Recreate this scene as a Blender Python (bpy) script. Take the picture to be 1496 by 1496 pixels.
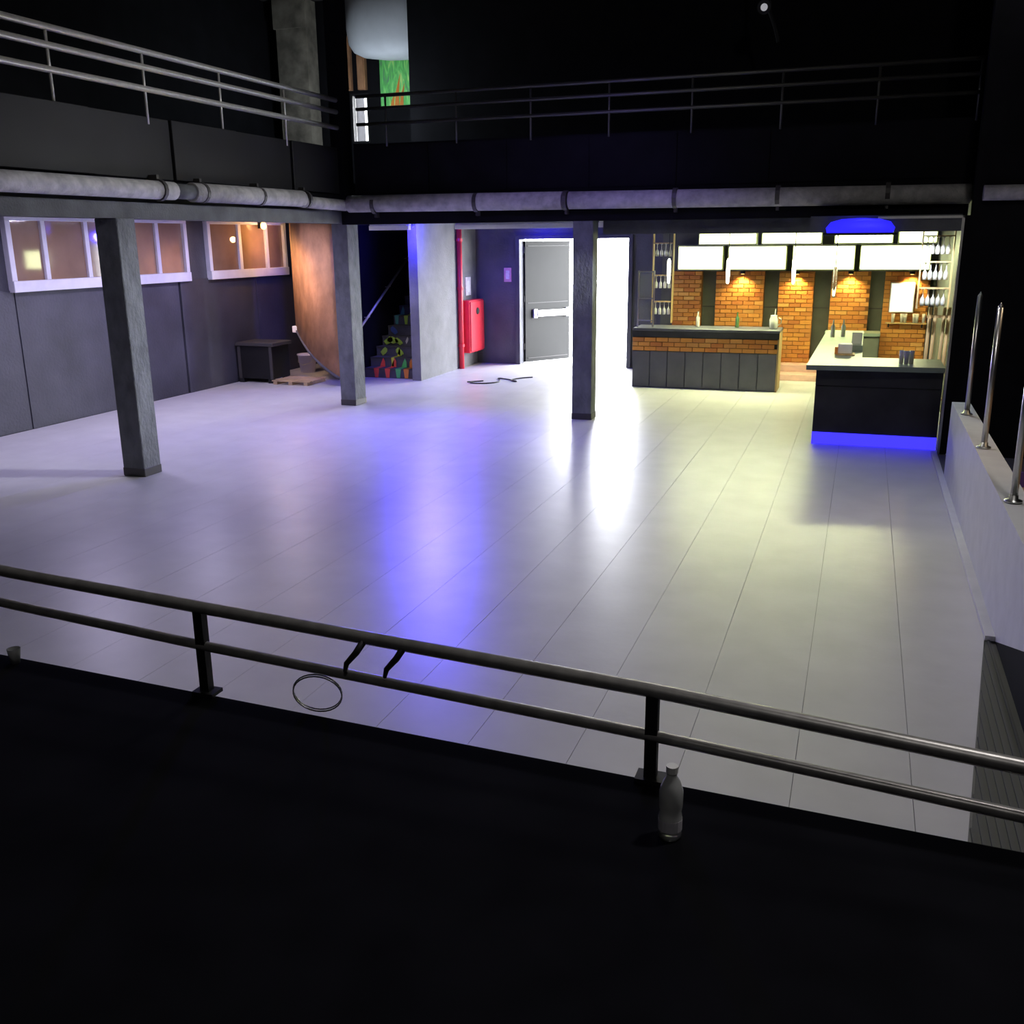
import bpy, bmesh, math, random
from mathutils import Vector, Matrix

for o in list(bpy.data.objects):
    bpy.data.objects.remove(o, do_unlink=True)
SC = bpy.context.scene
COL = SC.collection
R = random.Random(7)

# ------------------------------------------------------------------ camera
cam_d = bpy.data.cameras.new('camera')
cam = bpy.data.objects.new('camera', cam_d)
COL.objects.link(cam)
Wx = ((0.94381308, 0.08027013, -0.32058318),
      (0.33035189, -0.25613548, 0.90843946),
      (-0.00919217, -0.9633023, -0.2682614))
cam.matrix_world = Matrix(((Wx[0][0], -Wx[0][1], -Wx[0][2], 0.0),
                           (Wx[1][0], -Wx[1][1], -Wx[1][2], 0.0),
                           (Wx[2][0], -Wx[2][1], -Wx[2][2], 2.7),
                           (0, 0, 0, 1)))
cam_d.sensor_width = 36.0
cam_d.lens = 36.0 * 1430.0 / 1496.0
cam_d.clip_start = 0.05
cam_d.clip_end = 200
SC.camera = cam

# ------------------------------------------------------------------ world, exposure
SC.view_settings.view_transform = 'Standard'
SC.view_settings.look = 'None'
SC.view_settings.exposure = 0.0
SC.view_settings.gamma = 1.0
SC.view_settings.use_curve_mapping = False
SC.cycles.use_denoising = True
SC.cycles.max_bounces = 8
SC.cycles.diffuse_bounces = 4
SC.cycles.sample_clamp_indirect = 6.0
SC.cycles.caustics_reflective = False
SC.cycles.caustics_refractive = False
wd = bpy.data.worlds.new('overcast_daylight')
SC.world = wd
wd.use_nodes = True
bg = wd.node_tree.nodes['Background']
bg.inputs[0].default_value = (0.93, 0.96, 1.0, 1)
bg.inputs[1].default_value = 38.0

def light(name, kind, loc, power, color, target=None, size=0.2, size_y=None, spot=None, blend=0.5, portal=False):
    d = bpy.data.lights.new(name, kind)
    o = bpy.data.objects.new(name, d)
    COL.objects.link(o)
    o.location = loc
    d.energy = power
    d.color = color
    if kind == 'AREA':
        d.shape = 'RECTANGLE'
        d.size = size
        d.size_y = size_y or size
        if portal:
            d.cycles.is_portal = True
    else:
        d.shadow_soft_size = size
    if kind == 'SPOT':
        d.spot_size = math.radians(spot)
        d.spot_blend = blend
    if target is not None:
        v = Vector(target) - Vector(loc)
        o.rotation_euler = v.to_track_quat('-Z', 'Y').to_euler()
    return o

WHITE = (1.0, 0.96, 0.93)
# daylight through the double doorway and the upper window
light('door_portal', 'AREA', (-5.92, 21.12, 1.36), 1, (1, 1, 1), (-5.92, 10, 1.36), 2.45, 2.7, portal=True)
light('upper_window_portal', 'AREA', (-9.86, 19.12, 5.08), 1, (1, 1, 1), (-9.86, 10, 5.08), 0.36, 0.9, portal=True)
# unseen fill spots, added above the frame to brighten the dance floor
light('floor_fill_spot', 'SPOT', (-5.6, 10.4, 7.0), 80, WHITE, (-5.4, 8.4, 0), 0.35, spot=84, blend=0.9)
light('floor_fill_spot', 'SPOT', (-1.6, 10.4, 7.0), 330, WHITE, (-0.4, 6.4, 0), 0.35, spot=84, blend=0.9)
light('floor_fill_spot', 'SPOT', (-3.4, 12.4, 7.0), 70, (0.86, 0.86, 1.0), (-3.4, 11.6, 0), 0.35, spot=80, blend=0.9)
light('side_fill_spot', 'SPOT', (3.8, 13.0, 6.2), 2100, (0.93, 0.94, 1.0), (-8.0, 10.8, 2.2), 0.5, spot=40, blend=0.9)  # added from the right to light column sides and left wall
light('bar_floor_fill_spot', 'SPOT', (0.2, 12.9, 6.9), 330, (0.84, 0.92, 1.0), (-0.1, 11.2, 0), 0.3, spot=42, blend=0.9)  # added to lift the floor in front of the bar counter
light('column_fill_spot', 'SPOT', (3.8, 13.0, 6.3), 3200, (0.93, 0.96, 1.0), (-7.93, 9.45, 1.5), 0.1, spot=13, blend=1.0)  # unseen narrow spot added to brighten the near column's side
light('column_fill_spot', 'SPOT', (0.98, 13.3, 2.68), 1300, (0.93, 0.96, 1.0), (-7.98, 14.9, 1.6), 0.06, spot=14, blend=1.0)  # same kind of added spot for the corner column's side
light('deck_back_fill', 'POINT', (0.6, -1.2, 6.5), 70, WHITE, size=0.2)  # unseen, added to light bottle and rail from the camera side
light('deck_rail_fill', 'POINT', (1.5, 3.6, 6.8), 300, WHITE, size=0.2)  # unseen, added to light the rail tops and the near floor
# blue effect lights
BLUE = (0.045, 0.035, 1.0)
light('blue_pillar_lamp', 'POINT', (-7.95, 17.5, 2.84), 170, BLUE, size=0.10)
light('blue_spot', 'SPOT', (-7.9, 17.5, 2.84), 900, BLUE, (-4.2, 9.6, 0), 0.12, spot=44, blend=1.0)
light('blue_floor_wash', 'SPOT', (-6.45, 14.3, 2.9), 520, (0.17, 0.13, 1.0), (-6.0, 12.0, 0), 0.10, spot=130, blend=1.0)
light('blue_door_wash', 'SPOT', (-6.6, 20.2, 3.0), 60, BLUE, (-6.4, 20.9, 2.8), 0.05, spot=150, blend=1.0)
light('blue_corner_wash', 'SPOT', (-7.2, 19.6, 3.05), 90, BLUE, (-7.6, 20.7, 0.2), 0.05, spot=90, blend=1.0)
light('blue_pipe_fill', 'SPOT', (-3.6, 11.8, 4.6), 110, (0.35, 0.25, 1.0), (-4.0, 14.4, 2.3), 0.1, spot=120, blend=1.0)  # unseen, added to tint the back pipe and third column violet
# lights under the left gallery
for yy in (10.6, 13.1, 15.6):
    light('gallery_fill', 'AREA', (-10.0, yy, 3.08), 56, (0.72, 0.65, 1.0), (-10.0, yy, 0), 0.5)  # unseen fills added to brighten the floor under the gallery
light('stair_hall_light', 'AREA', (-6.6, 16.2, 2.95), 10, (0.78, 0.74, 1.0), (-6.6, 16.2, 0), 0.5)
light('stair_leaf_fill', 'SPOT', (-8.0, 16.4, 2.92), 55, (0.9, 0.88, 1.0), (-9.1, 18.8, 0.6), 0.08, spot=34, blend=0.8)  # unseen spot added so the painted leaves show up
# warm wall lamp on the left wall and glow above the stairs
light('warm_wall_lamp', 'POINT', (-11.2, 17.6, 2.75), 28, (1.0, 0.52, 0.16), size=0.05)
light('warm_stair_glow', 'SPOT', (-11.0, 15.6, 2.9), 190, (1.0, 0.6, 0.3), (-10.3, 17.2, 1.7), 0.08, spot=64, blend=0.8)
# upper landing lamp
light('landing_lamp', 'POINT', (-9.0, 17.2, 4.9), 80, (0.80, 0.90, 1.0), size=0.2)
# bar fill: the tubes inside the bar canopy shine down on the counters
light('bar_tube', 'AREA', (-1.2, 18.2, 2.52), 260, (0.95, 1.0, 0.5), (-1.2, 17.6, 0), 4.0, 0.2)
# far side of the half wall
light('side_stage_light', 'SPOT', (3.2, 10.0, 5.0), 120, (1.0, 0.72, 0.45), (1.9, 9.6, 0.3), 0.2, spot=50, blend=0.6)

# ------------------------------------------------------------------ materials
MATS = {}
def mat(name, color, rough=0.6, metal=0.0, var=0.0, scale=6.0, bump=0.0, bscale=40.0, spec=0.5, emit=None, estr=0.0,
        trans=0.0, ior=1.5, stretch=None, coat=0.0, objrand=None):
    m = bpy.data.materials.new(name)
    m.use_nodes = True
    nt = m.node_tree
    b = nt.nodes['Principled BSDF']
    L = nt.links
    b.inputs['Base Color'].default_value = (*color, 1)
    b.inputs['Roughness'].default_value = rough
    b.inputs['Metallic'].default_value = metal
    b.inputs['Specular IOR Level'].default_value = spec
    b.inputs['IOR'].default_value = ior
    b.inputs['Transmission Weight'].default_value = trans
    b.inputs['Coat Weight'].default_value = coat
    if emit:
        b.inputs['Emission Color'].default_value = (*emit, 1)
        b.inputs['Emission Strength'].default_value = estr
    tc = nt.nodes.new('ShaderNodeTexCoord')
    src = tc.outputs['Object']
    if stretch:
        mp = nt.nodes.new('ShaderNodeMapping')
        mp.inputs['Scale'].default_value = stretch
        L.new(src, mp.inputs['Vector'])
        src = mp.outputs['Vector']
    if var or objrand:
        ramp = nt.nodes.new('ShaderNodeValToRGB')
        if objrand:
            oi = nt.nodes.new('ShaderNodeObjectInfo')
            L.new(oi.outputs['Random'], ramp.inputs['Fac'])
            els = ramp.color_ramp.elements
            els[0].color = (*objrand[0], 1)
            els[1].color = (*objrand[-1], 1)
            for i, c in enumerate(objrand[1:-1]):
                e = els.new((i + 1) / (len(objrand) - 1))
                e.color = (*c, 1)
        else:
            n = nt.nodes.new('ShaderNodeTexNoise')
            n.inputs['Scale'].default_value = scale
            n.inputs['Detail'].default_value = 6
            L.new(src, n.inputs['Vector'])
            L.new(n.outputs['Fac'], ramp.inputs['Fac'])
            ramp.color_ramp.elements[0].position = 0.3
            ramp.color_ramp.elements[1].position = 0.7
            ramp.color_ramp.elements[0].color = (*[max(0, c * (1 - var)) for c in color], 1)
            ramp.color_ramp.elements[1].color = (*[min(1, c * (1 + var)) for c in color], 1)
        L.new(ramp.outputs['Color'], b.inputs['Base Color'])
    if bump:
        n2 = nt.nodes.new('ShaderNodeTexNoise')
        n2.inputs['Scale'].default_value = bscale
        n2.inputs['Detail'].default_value = 5
        L.new(src, n2.inputs['Vector'])
        bp = nt.nodes.new('ShaderNodeBump')
        bp.inputs['Strength'].default_value = bump
        bp.inputs['Distance'].default_value = 0.02
        L.new(n2.outputs['Fac'], bp.inputs['Height'])
        L.new(bp.outputs['Normal'], b.inputs['Normal'])
    MATS[name] = m
    return m

M_floor = mat('pale_vinyl', (0.60, 0.59, 0.60), 0.35, var=0.06, scale=2.5, bump=0.05, bscale=14, spec=0.5)
M_joint = mat('floor_joint', (0.20, 0.20, 0.20), 0.8)
M_wall = mat('charcoal_plaster', (0.075, 0.075, 0.095), 0.75, var=0.25, scale=1.6, bump=0.35, bscale=30)
M_wallp = mat('charcoal_wall_panel', (0.052, 0.052, 0.07), 0.6, var=0.28, scale=1.4, bump=0.25, bscale=24)
M_black = mat('matt_black_paint', (0.006, 0.006, 0.008), 0.9, var=0.3, scale=3, spec=0.15)
M_dark = mat('black_stage_cloth', (0.006, 0.006, 0.008), 1.0, var=0.3, scale=4, spec=0.05)
M_col = mat('rough_column_render', (0.155, 0.165, 0.175), 0.85, var=0.25, scale=7, bump=0.9, bscale=28, stretch=(1, 1, 0.6))
M_pillar = mat('grey_plaster', (0.17, 0.17, 0.185), 0.8, var=0.15, scale=3, bump=0.4, bscale=30)
M_fascia = mat('black_fascia_panel', (0.007, 0.007, 0.009), 0.55, var=0.35, scale=1.5)
M_duct = mat('grey_pipe_lagging', (0.42, 0.41, 0.40), 0.7, var=0.25, scale=9, bump=0.5, bscale=30)
M_beam = mat('grey_beam_paint', (0.10, 0.105, 0.11), 0.8, var=0.3, scale=3, bump=0.3)
M_steel = mat('brushed_steel_rail', (0.62, 0.60, 0.54), 0.38, metal=0.45, var=0.1, scale=20)
M_rail = mat('dark_steel_rail', (0.36, 0.35, 0.34), 0.35, metal=0.5, var=0.2, scale=20)
M_post = mat('satin_steel_post', (0.6, 0.6, 0.58), 0.3, metal=1.0)
M_frame = mat('white_window_frame', (0.78, 0.77, 0.84), 0.45, var=0.05, scale=5)
M_pane = mat('dark_window_pane', (0.33, 0.21, 0.145), 0.05, spec=0.5, ior=2.3, var=0.25, scale=1.2)
M_white = mat('white_paint', (0.75, 0.75, 0.76), 0.5, var=0.05)
M_red = mat('red_enamel', (0.72, 0.035, 0.06), 0.4, var=0.08, scale=6)
M_brown = mat('ochre_plaster', (0.40, 0.205, 0.105), 0.85, var=0.3, scale=5, bump=0.8, bscale=22, stretch=(1, 1, 0.5))
M_doorleaf = mat('grey_steel_door', (0.010, 0.010, 0.0097), 0.5, spec=0.3, var=0.1, scale=3)
M_bar_steel = mat('bright_push_bar', (0.85, 0.85, 0.85), 0.3, metal=0.6)
M_light = mat('lit_diffuser', (0.9, 0.9, 0.85), 0.5, emit=(0.92, 1.0, 0.52), estr=5.5)
M_lightrim = mat('light_box_rim', (0.62, 0.66, 0.42), 0.6)
M_brick = mat('orange_brick', (0.5, 0.2, 0.05), 0.75, objrand=[(0.46, 0.14, 0.035), (0.62, 0.24, 0.045), (0.72, 0.32, 0.065), (0.52, 0.19, 0.045), (0.78, 0.40, 0.11)], bump=0.3, bscale=50)
M_mortar = mat('brick_mortar', (0.34, 0.14, 0.045), 0.9)
M_barback = mat('dark_green_grey_panel', (0.10, 0.105, 0.085), 0.6, var=0.25, scale=2)
M_top = mat('grey_green_worktop', (0.22, 0.27, 0.215), 0.35, var=0.1, scale=4)
M_tile = mat('dark_counter_tile', (0.085, 0.085, 0.11), 0.4, var=0.2, scale=3)
M_boothface = mat('black_bar_front', (0.022, 0.022, 0.026), 0.7, var=0.5, scale=2.5)
M_led = mat('blue_led_strip', (0.05, 0.05, 0.5), 0.5, emit=(0.04, 0.03, 1.0), estr=1.6)
M_blueglow = mat('blue_header_glow', (0.05, 0.05, 0.5), 0.4, emit=(0.02, 0.015, 1.0), estr=1.3)  # blue light on the bar header, put into the emission
M_bulb = mat('lit_bulb', (0.9, 0.9, 0.8), 0.4, emit=(1.0, 0.98, 0.8), estr=6.0)
M_warmbulb = mat('lit_warm_bulb', (0.9, 0.6, 0.3), 0.4, emit=(1.0, 0.55, 0.18), estr=5.0)
M_sign = mat('lit_sign_face', (0.9, 0.9, 0.8), 0.5, emit=(1.0, 0.95, 0.68), estr=1.3)
M_glass = mat('clear_glass', (0.96, 0.98, 0.97), 0.04, trans=0.9, spec=0.8)
M_bottle = mat('clear_plastic', (0.88, 0.9, 0.9), 0.12, trans=0.5, spec=0.8)
M_grn = mat('bottle_green', (0.10, 0.22, 0.08), 0.1, trans=0.4)
M_wood = mat('warm_bamboo', (0.55, 0.38, 0.17), 0.6, var=0.3, scale=3, stretch=(6, 6, 0.5))
M_pallet = mat('pallet_wood', (0.50, 0.36, 0.22), 0.7, var=0.2, scale=5)
M_step = mat('dark_stair_concrete', (0.09, 0.085, 0.11), 0.8, var=0.2, scale=4)
M_pink = mat('pink_step_face', (0.66, 0.40, 0.34), 0.6, var=0.1)
M_signpink = mat('pink_sign', (0.55, 0.28, 0.42), 0.5, var=0.15, scale=14)
M_signwhite = mat('pale_sign', (0.62, 0.60, 0.66), 0.5, var=0.2, scale=14)
M_blackm = mat('black_case_laminate', (0.005, 0.005, 0.006), 0.6)
M_greym = mat('grey_case_edge', (0.06, 0.056, 0.056), 0.5)
M_rubber = mat('ribbed_rubber', (0.085, 0.085, 0.08), 0.65)
M_orangefloor = mat('tan_stage_boards', (0.45, 0.29, 0.16), 0.6, var=0.2, scale=3)
M_bucket = mat('white_bucket_plastic', (0.62, 0.60, 0.80), 0.5)
M_soffit = mat('white_round_plaster', (0.60, 0.63, 0.68), 0.8, var=0.08, scale=2)
M_greyp = mat('mottled_grey_plaster', (0.26, 0.235, 0.19), 0.9, var=0.45, scale=3.5, bump=0.5, bscale=20)
M_ceil = mat('dark_ceiling_paint', (0.05, 0.045, 0.045), 0.9, var=0.2)
M_cable = mat('black_cable', (0.02, 0.02, 0.025), 0.6)
M_wire = mat('shiny_wire', (0.5, 0.5, 0.5), 0.25, metal=0.9)
M_out = mat('pale_paving_outside', (0.6, 0.6, 0.58), 0.9)
PAINT = {k: mat('stair_paint_' + k, c, 0.5) for k, c in dict(
    red=(0.85, 0.10, 0.06), orange=(0.75, 0.24, 0.04), green=(0.10, 0.55, 0.16), lime=(0.42, 0.62, 0.08),
    yellow=(0.68, 0.68, 0.08), teal=(0.12, 0.42, 0.34), blue=(0.06, 0.10, 0.36), pale=(0.6, 0.58, 0.5)).items()}

# mural material: swirling green strokes turning orange low down
def mural():
    m = bpy.data.materials.new('painted_mural')
    m.use_nodes = True
    nt = m.node_tree
    L = nt.links
    b = nt.nodes['Principled BSDF']
    b.inputs['Roughness'].default_value = 0.6
    tc = nt.nodes.new('ShaderNodeTexCoord')
    mp = nt.nodes.new('ShaderNodeMapping')
    mp.inputs['Scale'].default_value = (5, 1, 1.3)
    mp.inputs['Rotation'].default_value = (0, 0.35, 0)
    n = nt.nodes.new('ShaderNodeTexNoise')
    n.inputs['Scale'].default_value = 2.2
    n.inputs['Detail'].default_value = 4
    n.inputs['Distortion'].default_value = 1.2
    L.new(tc.outputs['Object'], mp.inputs['Vector'])
    L.new(mp.outputs['Vector'], n.inputs['Vector'])
    r = nt.nodes.new('ShaderNodeValToRGB')
    e = r.color_ramp.elements
    e[0].position = 0.30; e[0].color = (0.16, 0.34, 0.22, 1)
    e[1].position = 0.72; e[1].color = (0.70, 0.92, 0.28, 1)
    x = e.new(0.45); x.color = (0.14, 0.62, 0.14, 1)
    x = e.new(0.58); x.color = (0.22, 0.80, 0.22, 1)
    L.new(n.outputs['Fac'], r.inputs['Fac'])
    L.new(r.outputs['Color'], b.inputs['Base Color'])
    return m
M_mural = mural()

# ------------------------------------------------------------------ geometry helpers
class MB:
    def __init__(s):
        s.v = []; s.f = []
    def box(s, x0, x1, y0, y1, z0, z1):
        n = len(s.v)
        s.v += [(x, y, z) for z in (z0, z1) for (x, y) in ((x0, y0), (x1, y0), (x1, y1), (x0, y1))]
        s.f += [(n, n+3, n+2, n+1), (n+4, n+5, n+6, n+7), (n, n+1, n+5, n+4), (n+1, n+2, n+6, n+5), (n+2, n+3, n+7, n+6), (n+3, n, n+4, n+7)]
        return s
    def tube(s, pts, r, k=10, closed=False):
        """round tube along points"""
        P = [Vector(p) for p in pts]
        n0 = len(s.v); m = len(P)
        rr = r if isinstance(r, (list, tuple)) else [r] * m
        ref = None
        for i, p in enumerate(P):
            if closed:
                t = P[(i+1) % m] - P[i-1]
            else:
                t = P[min(i+1, m-1)] - P[max(i-1, 0)]
            t.normalize()
            if ref is None:
                ref = Vector((0, 0, 1)) if abs(t.z) < 0.9 else Vector((1, 0, 0))
            u = t.cross(ref).normalized(); w = u.cross(t).normalized()
            ref = w
            for j in range(k):
                a = 2*math.pi*j/k
                s.v.append(tuple(p + u*math.cos(a)*rr[i] + w*math.sin(a)*rr[i]))
        rng = m if closed else m-1
        for i in range(rng):
            a0 = n0+i*k; b0 = n0+((i+1) % m)*k
            for j in range(k):
                s.f.append((a0+j, a0+(j+1) % k, b0+(j+1) % k, b0+j))
        if not closed:
            s.f.append(tuple(n0+j for j in reversed(range(k))))
            s.f.append(tuple(n0+(m-1)*k+j for j in range(k)))
        return s
    def lathe(s, prof, c=(0, 0, 0), k=16):
        n0 = len(s.v); m = len(prof)
        for (r, z) in prof:
            for j in range(k):
                a = 2*math.pi*j/k
                s.v.append((c[0]+r*math.cos(a), c[1]+r*math.sin(a), c[2]+z))
        for i in range(m-1):
            for j in range(k):
                s.f.append((n0+i*k+j, n0+i*k+(j+1) % k, n0+(i+1)*k+(j+1) % k, n0+(i+1)*k+j))
        s.f.append(tuple(n0+j for j in reversed(range(k))))
        s.f.append(tuple(n0+(m-1)*k+j for j in range(k)))
        return s
    def prism(s, poly, axis, a, b):
        """extrude 2D polygon along axis ('x': poly is (y,z); 'y': (x,z); 'z': (x,y))"""
        n0 = len(s.v); m = len(poly)
        for t in (a, b):
            for (p, q) in poly:
                s.v.append({'x': (t, p, q), 'y': (p, t, q), 'z': (p, q, t)}[axis])
        s.f.append(tuple(n0+i for i in range(m)))
        s.f.append(tuple(n0+m+i for i in reversed(range(m))))
        for i in range(m):
            j = (i+1) % m
            s.f.append((n0+i, n0+m+i, n0+m+j, n0+j))
        return s
    def mesh(s, name, m, smooth=False, bevel=0):
        me = bpy.data.meshes.new(name)
        me.from_pydata(s.v, [], s.f)
        bm = bmesh.new(); bm.from_mesh(me)
        bmesh.ops.recalc_face_normals(bm, faces=bm.faces)
        if bevel:
            bmesh.ops.bevel(bm, geom=list(bm.edges), offset=bevel, segments=1, affect='EDGES')
        bm.to_mesh(me); bm.free()
        me.materials.append(m)
        if smooth:
            for p in me.polygons:
                p.use_smooth = len(p.vertices) == 4
        return me
    def build(s, name, m, parent=None, smooth=False, bevel=0):
        return link(name, s.mesh(name, m, smooth, bevel), parent)

def link(name, me, parent=None, loc=None):
    o = bpy.data.objects.new(name, me)
    COL.objects.link(o)
    if loc is not None:
        o.location = loc
    if parent is not None:
        o.parent = parent
        o.matrix_parent_inverse = Matrix.Translation(-world_loc(parent))
    return o

def world_loc(o):
    v = Vector(o.location)
    while o.parent is not None:
        p = o.parent
        v = v + world_loc_inv(o) + Vector((0, 0, 0))
        o = p
        v = v + Vector(o.location)
    return v
def world_loc_inv(o):
    return o.matrix_parent_inverse.translation

def tag(o, label, cat=None, group=None, kind=None):
    o['label'] = label
    if cat: o['category'] = cat
    if group: o['group'] = group
    if kind: o['kind'] = kind
    return o

def thing(name, label, cat, loc=(0, 0, 0), group=None):
    o = bpy.data.objects.new(name, None)
    o.empty_display_size = 0.1
    COL.objects.link(o)
    o.location = loc
    return tag(o, label, cat, group)

def struct(o, label):
    o['kind'] = 'structure'
    o['label'] = label
    return o

def copy_tree(o, loc, label, group=None):
    r = o.copy(); COL.objects.link(r); r.location = loc; r['label'] = label
    if group: r['group'] = group
    for ch in list(o.children):
        c = ch.copy(); COL.objects.link(c); c.parent = r
        for g in list(ch.children):
            d = g.copy(); COL.objects.link(d); d.parent = c
    return r

# ================================================================== SETTING
# ---- floor: base plus vinyl strips laid lengthways
fl = struct(MB().box(-12.0, 5.2, -3.2, 24.2, -0.25, -0.012).build('floor', M_joint), 'pale grey vinyl floor laid in long strips')
x = -11.68
EDGE = lambda y: 0.99 if y > 7.07 else 0.99 - (7.07 - y) * 0.1245
while x < 0.95:
    x1 = min(x + 0.577, 0.993)
    xr = x1 - 0.003
    ya = 7.07 - (0.99 - x)/0.1245
    yb = 7.07 - (0.99 - xr)/0.1245
    yend = 22.5 if x1 < 0.95 else 20.9
    if yb <= 2.0:
        MB().box(x, xr, -3.0 if xr < 0.3 else 2.0, yend, -0.012, 0.0).build('floor_strip', M_floor, fl)
    else:
        poly = [(x, 2.0), (EDGE(2.0), 2.0)] if ya < 2.0 else [(x, ya)]
        MB().prism(poly + [(xr, yb), (xr, yend), (x, yend)], 'z', -0.012, 0.0).build('floor_strip', M_floor, fl)
    x += 0.577
MB().box(0.993, 1.3, 13.42, 20.9, -0.012, 0).build('floor_strip', M_floor, fl)
# ribbed rubber mat beside the slanted floor edge
mt = thing('ribbed_mat', 'ribbed dark rubber mat wedged between floor edge and half wall', 'mat', (0.95, 5.0, 0))
MB().prism([(0.43, 2.4), (1.02, 2.4), (1.02, 7.05), (0.995, 7.05)], 'z', -0.012, -0.003).build('backing', M_rubber, mt)
for i in range(16):
    xx = 0.40 + i*0.04
    y1 = min(7.0, 7.07 - (0.99 - xx)/0.1245 - 0.05) if xx < 0.985 else 7.0
    if y1 > 2.6:
        MB().box(xx, xx+0.017, 2.42, y1, -0.003, 0.006).build('rib', M_rubber, mt)

# ---- ceiling and outer walls
struct(MB().box(-12.0, 5.2, -3.2, 19.3, 7.3, 7.5).build('ceiling', M_ceil), 'dark high ceiling over the hall')
struct(MB().box(-12.0, -11.72, -3.2, 22.8, 3.33, 7.3).build('wall_upper_left', M_black), 'black wall behind the left gallery')
wl = struct(MB().box(-12.0, -11.72, -3.2, 22.8, -0.25, 3.33).build('wall_left', M_wall), 'charcoal plaster wall on the left below the gallery')
seams = [-1.0, 1.6, 4.2, 6.8, 9.1, 11.4, 13.75, 15.15, 15.95, 17.6, 19.4, 22.5]
for a, b in zip(seams[:-1], seams[1:]):
    th = 0.05 if abs(a-15.15) < 0.01 else 0.02
    MB().box(-11.725, -11.72+th, a+0.012, b-0.012, 0.0, 2.05).build('wall_panel', M_wallp, wl, bevel=0.004)
struct(MB().box(5.0, 5.2, -3.2, 21.2, -0.25, 7.3).build('wall_right', M_black), 'black wall far right')
struct(MB().box(-12.0, 5.2, -3.4, -3.2, -0.25, 7.3).build('wall_front', M_black), 'black wall behind the camera')
# right-hand black wall beside the bar
struct(MB().box(1.16, 5.0, 13.45, 13.65, -0.25, 7.3).build('wall_back_right', M_black), 'black wall right of the bar opening')
# back wall with the doorway (X -7.15..-4.69, up to 2.70)
wb = MB()
wb.box(-8.17, -7.15, 20.9, 21.15, -0.25, 3.15)
wb.box(-7.15, -4.69, 20.9, 21.15, 2.70, 3.15)
wb.box(-4.69, 5.0, 20.9, 21.15, -0.25, 3.15)
struct(wb.build('wall_back', M_wall), 'dark back wall with the open doorway')
struct(MB().box(-11.72, -8.0, 22.6, 22.8, -0.25, 3.33).build('wall_stair_back', M_black), 'black wall at the head of the stairs')
struct(MB().box(-12.0, -9.62, 20.1, 20.3, -0.25, 3.15).build('wall_recess', M_wall), 'dark wall behind the ochre stair side')
struct(MB().box(-9.72, -9.58, 18.0, 22.6, -0.25, 3.15).build('wall_stair_left', M_black), 'black wall carrying the stair handrail')
# plastered partition between stairs and door lobby
struct(MB().box(-8.36, -8.17, 17.8, 22.6, 0, 3.15).build('wall_partition', M_pillar), 'grey plaster partition between stairs and door lobby')
# upper hall walls
uw = MB()
uw.box(-11.72, -10.04, 19.0, 19.25, 3.33, 7.3)
uw.box(-9.68, -8.3, 19.0, 19.25, 3.33, 7.3)
uw.box(-10.04, -9.68, 19.0, 19.25, 5.53, 7.3)
uw.box(-10.04, -9.68, 19.0, 19.25, 3.33, 4.63)
struct(uw.build('wall_upper_back', M_black), 'black wall of the upper landing')
struct(MB().box(-8.3, 5.0, 18.0, 19.25, 3.33, 7.3).build('wall_upper', M_black), 'black wall above the back gallery')
# window on the upper landing
w4 = struct(MB().box(-10.06, -10.02, 18.97, 19.05, 4.61, 5.55).box(-9.70, -9.66, 18.97, 19.05, 4.61, 5.55)
            .box(-10.02, -9.70, 18.97, 19.05, 5.51, 5.55).box(-10.02, -9.70, 18.97, 19.05, 4.61, 4.65).build('window_4', M_blackm), 'narrow bright window on the upper landing')
MB().box(-10.02, -9.70, 19.10, 19.11, 4.65, 5.51).build('pane', mat('window_glass', (1, 1, 1), 0.0, trans=1.0), w4)
# paving outside
struct(MB().box(-30, 20, 21.15, 60, -0.30, -0.02).build('ground_outside', M_out), 'pale ground outside the doorway')

struct(MB().box(-11.72, -8.28, -3.2, 22.6, 3.15, 3.33).build('ceiling_gallery', M_beam), 'grey underside of the left gallery')
struct(MB().box(-8.27, 5.0, 14.76, 22.6, 3.15, 3.33).build('ceiling_lobby', M_beam), 'grey underside of the back gallery')
# ---- galleries
def rail_run(root, pts3, posts, r=0.028, m=None):
    m = m or M_steel
    for nm, pts in pts3:
        MB().tube(pts, r, 10).build(nm, m, root, smooth=True)
    for (px, py, z0, z1) in posts:
        MB().tube([(px, py, z0), (px, py, z1)], 0.016, 8).build('post', m, root, smooth=True)

GL = thing('gallery', 'left gallery front clad in black panels over the dance floor', 'gallery', (-7.95, 7, 3.0))
MB().box(-8.12, -7.97, -3.2, 14.55, 3.33, 4.02).build('parapet', M_black, GL)
MB().box(-8.27, -7.95, -3.2, 14.6, 2.97, 3.15).build('beam', M_beam, GL)
ys = [y for y in [-3.0 + 1.34*i for i in range(14)] if y < 14.4]
for i, a in enumerate(ys):
    b = min(a+1.34, 14.5)
    t = 0.0 if i % 2 else 0.03
    MB().box(-7.972, -7.945+t, a+0.01, b-0.01, 3.42, 4.10).build('fascia_panel', M_fascia, GL, bevel=0.006)
GB = thing('gallery', 'back gallery front, plain black above the lobby and bar', 'gallery', (-3, 14.5, 3.0))
MB().box(-7.7, 1.2, 14.55, 14.7, 3.33, 4.15).build('parapet', M_black, GB)
MB().box(-7.95, 1.2, 14.5, 14.75, 2.95, 3.15).build('beam', M_black, GB)
for i in range(7):
    a = -7.7+i*1.27
    MB().box(a+0.008, a+1.262, 14.53, 14.555, 3.42, 4.12).build('fascia_panel', M_black, GB)

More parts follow.
